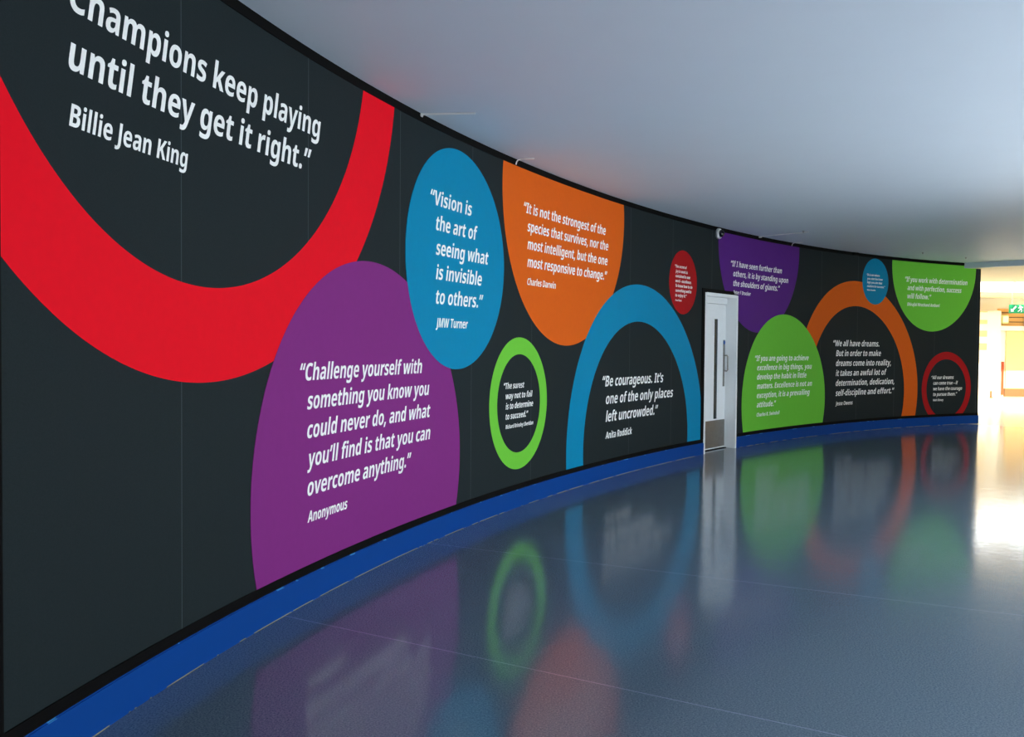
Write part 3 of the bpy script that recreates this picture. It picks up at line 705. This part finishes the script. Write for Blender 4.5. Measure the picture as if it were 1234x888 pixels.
graphic('ring_graphic', 'red_ring', 'huge bright red ring cut off by the top and left edges of the wall',
        M_RED, (-0.2173, 3.3304), 2.0626, 1, ((-0.2339, 3.3653), 1.669))
graphic('dome_graphic', 'purple', 'large purple dome standing on the bottom border, overlapping the red ring',
        M_PURPLE, (1.5172, 0.6045), 1.3642, 2)
graphic('disc_graphic', 'vision', 'large whole teal blue disc touching the top right of the purple dome',
        M_TEAL, (2.83, 2.098), 0.8414, 3)
graphic('ring_graphic', 'green_ring', 'small whole green ring low on the wall left of the teal arch',
        M_GREEN, (4.0022, 0.9273), 0.587, 1, ((4.003, 0.9268), 0.4383))
graphic('half_disc_graphic', 'darwin', 'large orange disc hanging cut from the top border, behind the teal arch, white text',
        M_ORANGE, (5.0221, 2.829), 1.3846, 1)
graphic('arch_graphic', 'teal_arch', 'broad teal blue arch standing on the border just left of the white door',
        M_TEAL, (6.8645, 0.3309), 1.8274, 2, ((6.8436, 0.3187), 1.4104))
graphic('disc_graphic', 'red_disc', 'small dark red disc above and left of the white door, tiny white text on it',
        M_DKRED, (8.0717, 2.2589), 0.4047, 1)
graphic('half_disc_graphic', 'newton', 'violet disc hanging from the top border above the white door, three white text lines',
        M_VIOLET, (10.4089, 2.9493), 1.294, 1, cut=(8.5, DOOR1 + 0.005, 2.222))
graphic('dome_graphic', 'swindoll', 'bright green dome standing on the border just right of the white door, pale text',
        M_GREEN, (11.2588, 0.6046), 1.344, 3)
graphic('arch_graphic', 'orange_arch', 'large orange arch rising behind the green dome, six white text lines inside it',
        M_ORANGE, (13.5651, 0.6666), 1.9202, 2, ((13.5814, 0.6507), 1.5084))
graphic('disc_graphic', 'teal_disc', 'small teal blue disc overlapping the top of the orange arch, tiny white text',
        M_TEAL, (14.1462, 2.6071), 0.4023, 3)
graphic('half_disc_graphic', 'green_half', 'bright green half disc hanging from the top border at the far right',
        M_GREEN, (15.86, 2.955), 1.198, 1)
graphic('arch_graphic', 'red_arch', 'thin dark red arch at the bottom right end of the dark wall',
        M_DKRED, (16.2997, 0.6927), 0.6857, 1, ((16.3018, 0.6861), 0.5526))

# ------------------------------------------------------------------ small fittings under the ceiling
c = W(9.09, 2.982, 0.0); n = WN(9.09)
cctv = tag(empty('dome_camera', c), 'white dome security camera with black dome fixed high on the wall above the door', 'camera')
from_bm('camera_base', lathe_bm(c, n, [(0, 0), (0.072, 0), (0.072, 0.03), (0.066, 0.04), (0.058, 0.044), (0.05, 0.044), (0, 0.044)]), M_WHITE_PLASTIC, cctv, True)
from_bm('camera_dome', lathe_bm(c, n, [(0.05, 0.04), (0.05, 0.055), (0.046, 0.07), (0.036, 0.084), (0.02, 0.094), (0, 0.098)]), M_DOME, cctv, True)

def streak(p, q, label):  # thin white bar built for a pale streak on the ceiling
    p, q = Vector((*p, Z_CEIL - 0.006)), Vector((*q, Z_CEIL - 0.006))
    t = (q - p).normalized(); sd = Vector((-t.y, t.x, 0))
    o = tag(empty('ceiling_streak', p), label, 'streak', 'white streaks on the ceiling')
    fr = lambda x, y, z: p + t * x + sd * y + Vector((0, 0, z))
    from_bm('streak_bar', box_bm(fr, 0, (q - p).length, -0.008, 0.008, -0.006, 0.006, 0.002), M_WHITE_PLASTIC, o)
    from_bm('end_box', box_bm(fr, -0.012, 0.03, -0.014, 0.014, -0.018, 0.006, 0.003), M_WHITE_PLASTIC, o)
streak((-0.672, 6.40), (-0.27, 6.36), 'thin white conduit on the ceiling edge above the teal disc')
streak((3.63, 13.30), (4.16, 12.73), 'thin white conduit on the ceiling above the violet half disc')

def bracket(p, q, label):
    p, q = Vector((*p, Z_CEIL)), Vector((*q, Z_CEIL))
    t = (q - p).normalized(); sd = Vector((-t.y, t.x, 0))
    o = tag(empty('ceiling_bracket', p), label, 'bracket', 'white brackets at the ceiling edge')
    fr = lambda x, y, z: p + t * x + sd * y + Vector((0, 0, z))
    from_bm('hook', tube_bm([fr(0.0, 0, -0.055), fr(0.006, 0, -0.03), fr(0.02, 0, -0.014), fr(0.05, 0, -0.006), fr(0.09, 0, -0.004)], 0.006), M_WHITE_PLASTIC, o)
    from_bm('fixing_plate', box_bm(fr, 0.07, 0.16, -0.022, 0.022, -0.012, 0.0, 0.004), M_WHITE_PLASTIC, o)
p = W(3.86, 0, 0.02); bracket((p.x, p.y), (p.x + 0.2, p.y - 0.02), 'small white hooked bracket at the ceiling edge above the orange half disc')
p = W(11.42, 0, 0.02); bracket((p.x, p.y), (p.x + 0.2, p.y - 0.07), 'small white hooked bracket at the ceiling edge right of the violet half disc')
p = W(13.5, 0, 0.0)
fr = lambda x, y, z: p + (W(13.52, 0, 0) - W(13.5, 0, 0)).normalized() * x + WN(13.5) * y + Vector((0, 0, z))
tag(from_bm('ceiling_block', box_bm(fr, -0.09, 0.09, 0, 0.03, Z_CEIL - 0.05, Z_CEIL, 0.008), M_BLACK), 'small black clip at the ceiling edge above the orange arch', 'block')  # black block at a dark break in the ceiling edge
for (x, y), lab in (((6.964, 15.361), 'dark fixing on the ceiling above the green half disc'),
                    ((8.089, 16.14), 'dark fixing on the ceiling near the end of the hall'),
                    ((4.056, 12.644), 'tiny dark fixing on the ceiling above the violet half disc')):
    tag(from_bm('ceiling_fixing', lathe_bm((x, y, Z_CEIL), (0, 0, -1), [(0, 0), (0.016, 0), (0.016, 0.008), (0.008, 0.03), (0, 0.03)], 12), M_ALU), lab, 'fixing', 'fixings in the ceiling')

# ------------------------------------------------------------------ things in the lobby
FY = FAR_Y - 0.001
# white unit with pale shelf openings beside the end of the curved wall
unit = tag(empty('shelf_unit', (14.25, FY, 0)), 'tall white shelf unit against the lobby wall beside the end of the dark wall', 'shelf')
bm = box_bm(ident, 13.3, 14.62, FY - 0.32, FY, 0.0, 2.58, 0.01)
from_bm('carcass', bm, M_LOBBY, unit)
for z0, z1 in ((2.53, 2.56), (2.18, 2.3), (1.80, 1.98), (1.4, 1.6)):
    from_bm('shelf_back', box_bm(ident, 13.95, 14.2, FY - 0.335, FY - 0.32, z0, z1, 0.004), M_CREAM_DOOR, unit)
# tan boarded recess with its lintel over the cream door
fas = tag(empty('door_canopy', (15.5, FY, 2.3)), 'tan boarded panel above the cream lobby door, dark rails across it', 'panel')
from_bm('board', box_bm(ident, 14.66, 18.4, FY - 0.06, FY, 2.13, 2.65, 0.005), M_TAN, fas)
for z in (2.24, 2.38, 2.52):
    from_bm('rail', box_bm(ident, 14.7, 18.4, FY - 0.09, FY - 0.06, z, z + 0.025, 0.004), M_PLINTH, fas)
from_bm('lintel', box_bm(ident, 14.62, 18.4, FY - 0.2, FY, 1.99, 2.13, 0.005), M_LOBBY, fas)
dr = tag(empty('door_2', (15.9, FY, 0)), kind='structure')
from_bm('door_leaf', box_bm(ident, 14.93, 17.2, FY - 0.05, FY, 0.24, 1.985, 0.005), M_CREAM_DOOR, dr)
from_bm('kick_board', box_bm(ident, 14.9, 17.2, FY - 0.07, FY, 0.0, 0.24, 0.004), M_PLINTH, dr)
from_bm('door_edge', box_bm(ident, 14.82, 14.86, FY - 0.1, FY, 0.05, 1.05, 0.004), M_RUST, dr)
# green hanging escape sign
SY = 21.7
sg = tag(empty('exit_sign', (12.25, SY, 2.5)), 'green hanging escape sign with white arrow and running figure in the bright lobby', 'sign')
from_bm('sign_plate', box_bm(ident, 11.947, 12.60, SY, SY + 0.03, 2.30, 2.51, 0.004), M_SIGN_GREEN, sg)
def flat(polys, name):
    bm = bmesh.new()
    for q in polys:
        f = bm.faces.new([bm.verts.new((x, SY - 0.001, z)) for x, z in q])
        r = bmesh.ops.extrude_face_region(bm, geom=[f])
        for v in [g for g in r['geom'] if isinstance(g, bmesh.types.BMVert)]: v.co.y = SY - 0.005
    bmesh.ops.recalc_face_normals(bm, faces=bm.faces)
    from_bm(name, bm, M_WHITE_INK, sg)
ox = 11.98
flat([[(ox, 2.34), (ox + 0.08, 2.34), (ox + 0.055, 2.365), (ox + 0.14, 2.455), (ox + 0.115, 2.48), (ox + 0.03, 2.39), (ox, 2.42)]], 'arrow')
def figure(x):
    hd = [(x + 0.045 + 0.017 * math.cos(a * math.pi / 6), 2.472 + 0.017 * math.sin(a * math.pi / 6)) for a in range(12)]
    return [hd,
            [(x + 0.03, 2.45), (x + 0.075, 2.45), (x + 0.085, 2.40), (x + 0.05, 2.385), (x + 0.035, 2.41)],
            [(x - 0.005, 2.43), (x + 0.03, 2.45), (x + 0.03, 2.432), (x + 0.005, 2.415)],
            [(x + 0.05, 2.385), (x + 0.035, 2.36), (x - 0.005, 2.335), (x - 0.012, 2.352), (x + 0.02, 2.375), (x + 0.035, 2.395)],
            [(x + 0.085, 2.40), (x + 0.10, 2.36), (x + 0.075, 2.325), (x + 0.06, 2.332), (x + 0.08, 2.362), (x + 0.065, 2.39)],
            [(x + 0.075, 2.45), (x + 0.11, 2.425), (x + 0.12, 2.44), (x + 0.085, 2.465)]]
flat(figure(12.16), 'running_figure')
flat([[(12.30, 2.33), (12.40, 2.33), (12.40, 2.485), (12.30, 2.485)]], 'doorway_symbol')
for x in (12.02, 12.52):
    from_bm('hanger_rod', tube_bm([(x, SY + 0.015, 2.505), (x, SY + 0.015, ZL + 0.05)], 0.006, 8), M_ALU, sg)
bt = tag(empty('emergency_light', (14.9, FY - 0.1, 2.28)), 'small pale green emergency light on the tan panel left of the escape sign', 'light')
from_bm('light_body', box_bm(ident, 14.72, 14.94, FY - 0.17, FY - 0.09, 2.2, 2.46, 0.02), M_LAMP_GREEN, bt)
from_bm('light_lens', box_bm(ident, 14.75, 14.91, FY - 0.18, FY - 0.165, 2.24, 2.42, 0.01), M_WHITE_PLASTIC, bt)
tag(from_bm('wall_box', box_bm(ident, 15.42, 15.75, FY - 0.22, FY - 0.09, 2.16, 2.42, 0.01), M_WHITE_PLASTIC), 'white box on the tan panel below the escape sign', 'box')
ps = tag(empty('floor_post', (14.05, 26.4, 0)), 'short rust red post standing on the lobby floor before the white unit', 'post')
from_bm('post', lathe_bm((14.05, 26.4, 0), (0, 0, 1), [(0, 0), (0.05, 0), (0.05, 0.02), (0.028, 0.03), (0.028, 0.19), (0.016, 0.21), (0, 0.212)], 16), M_RUST, ps)
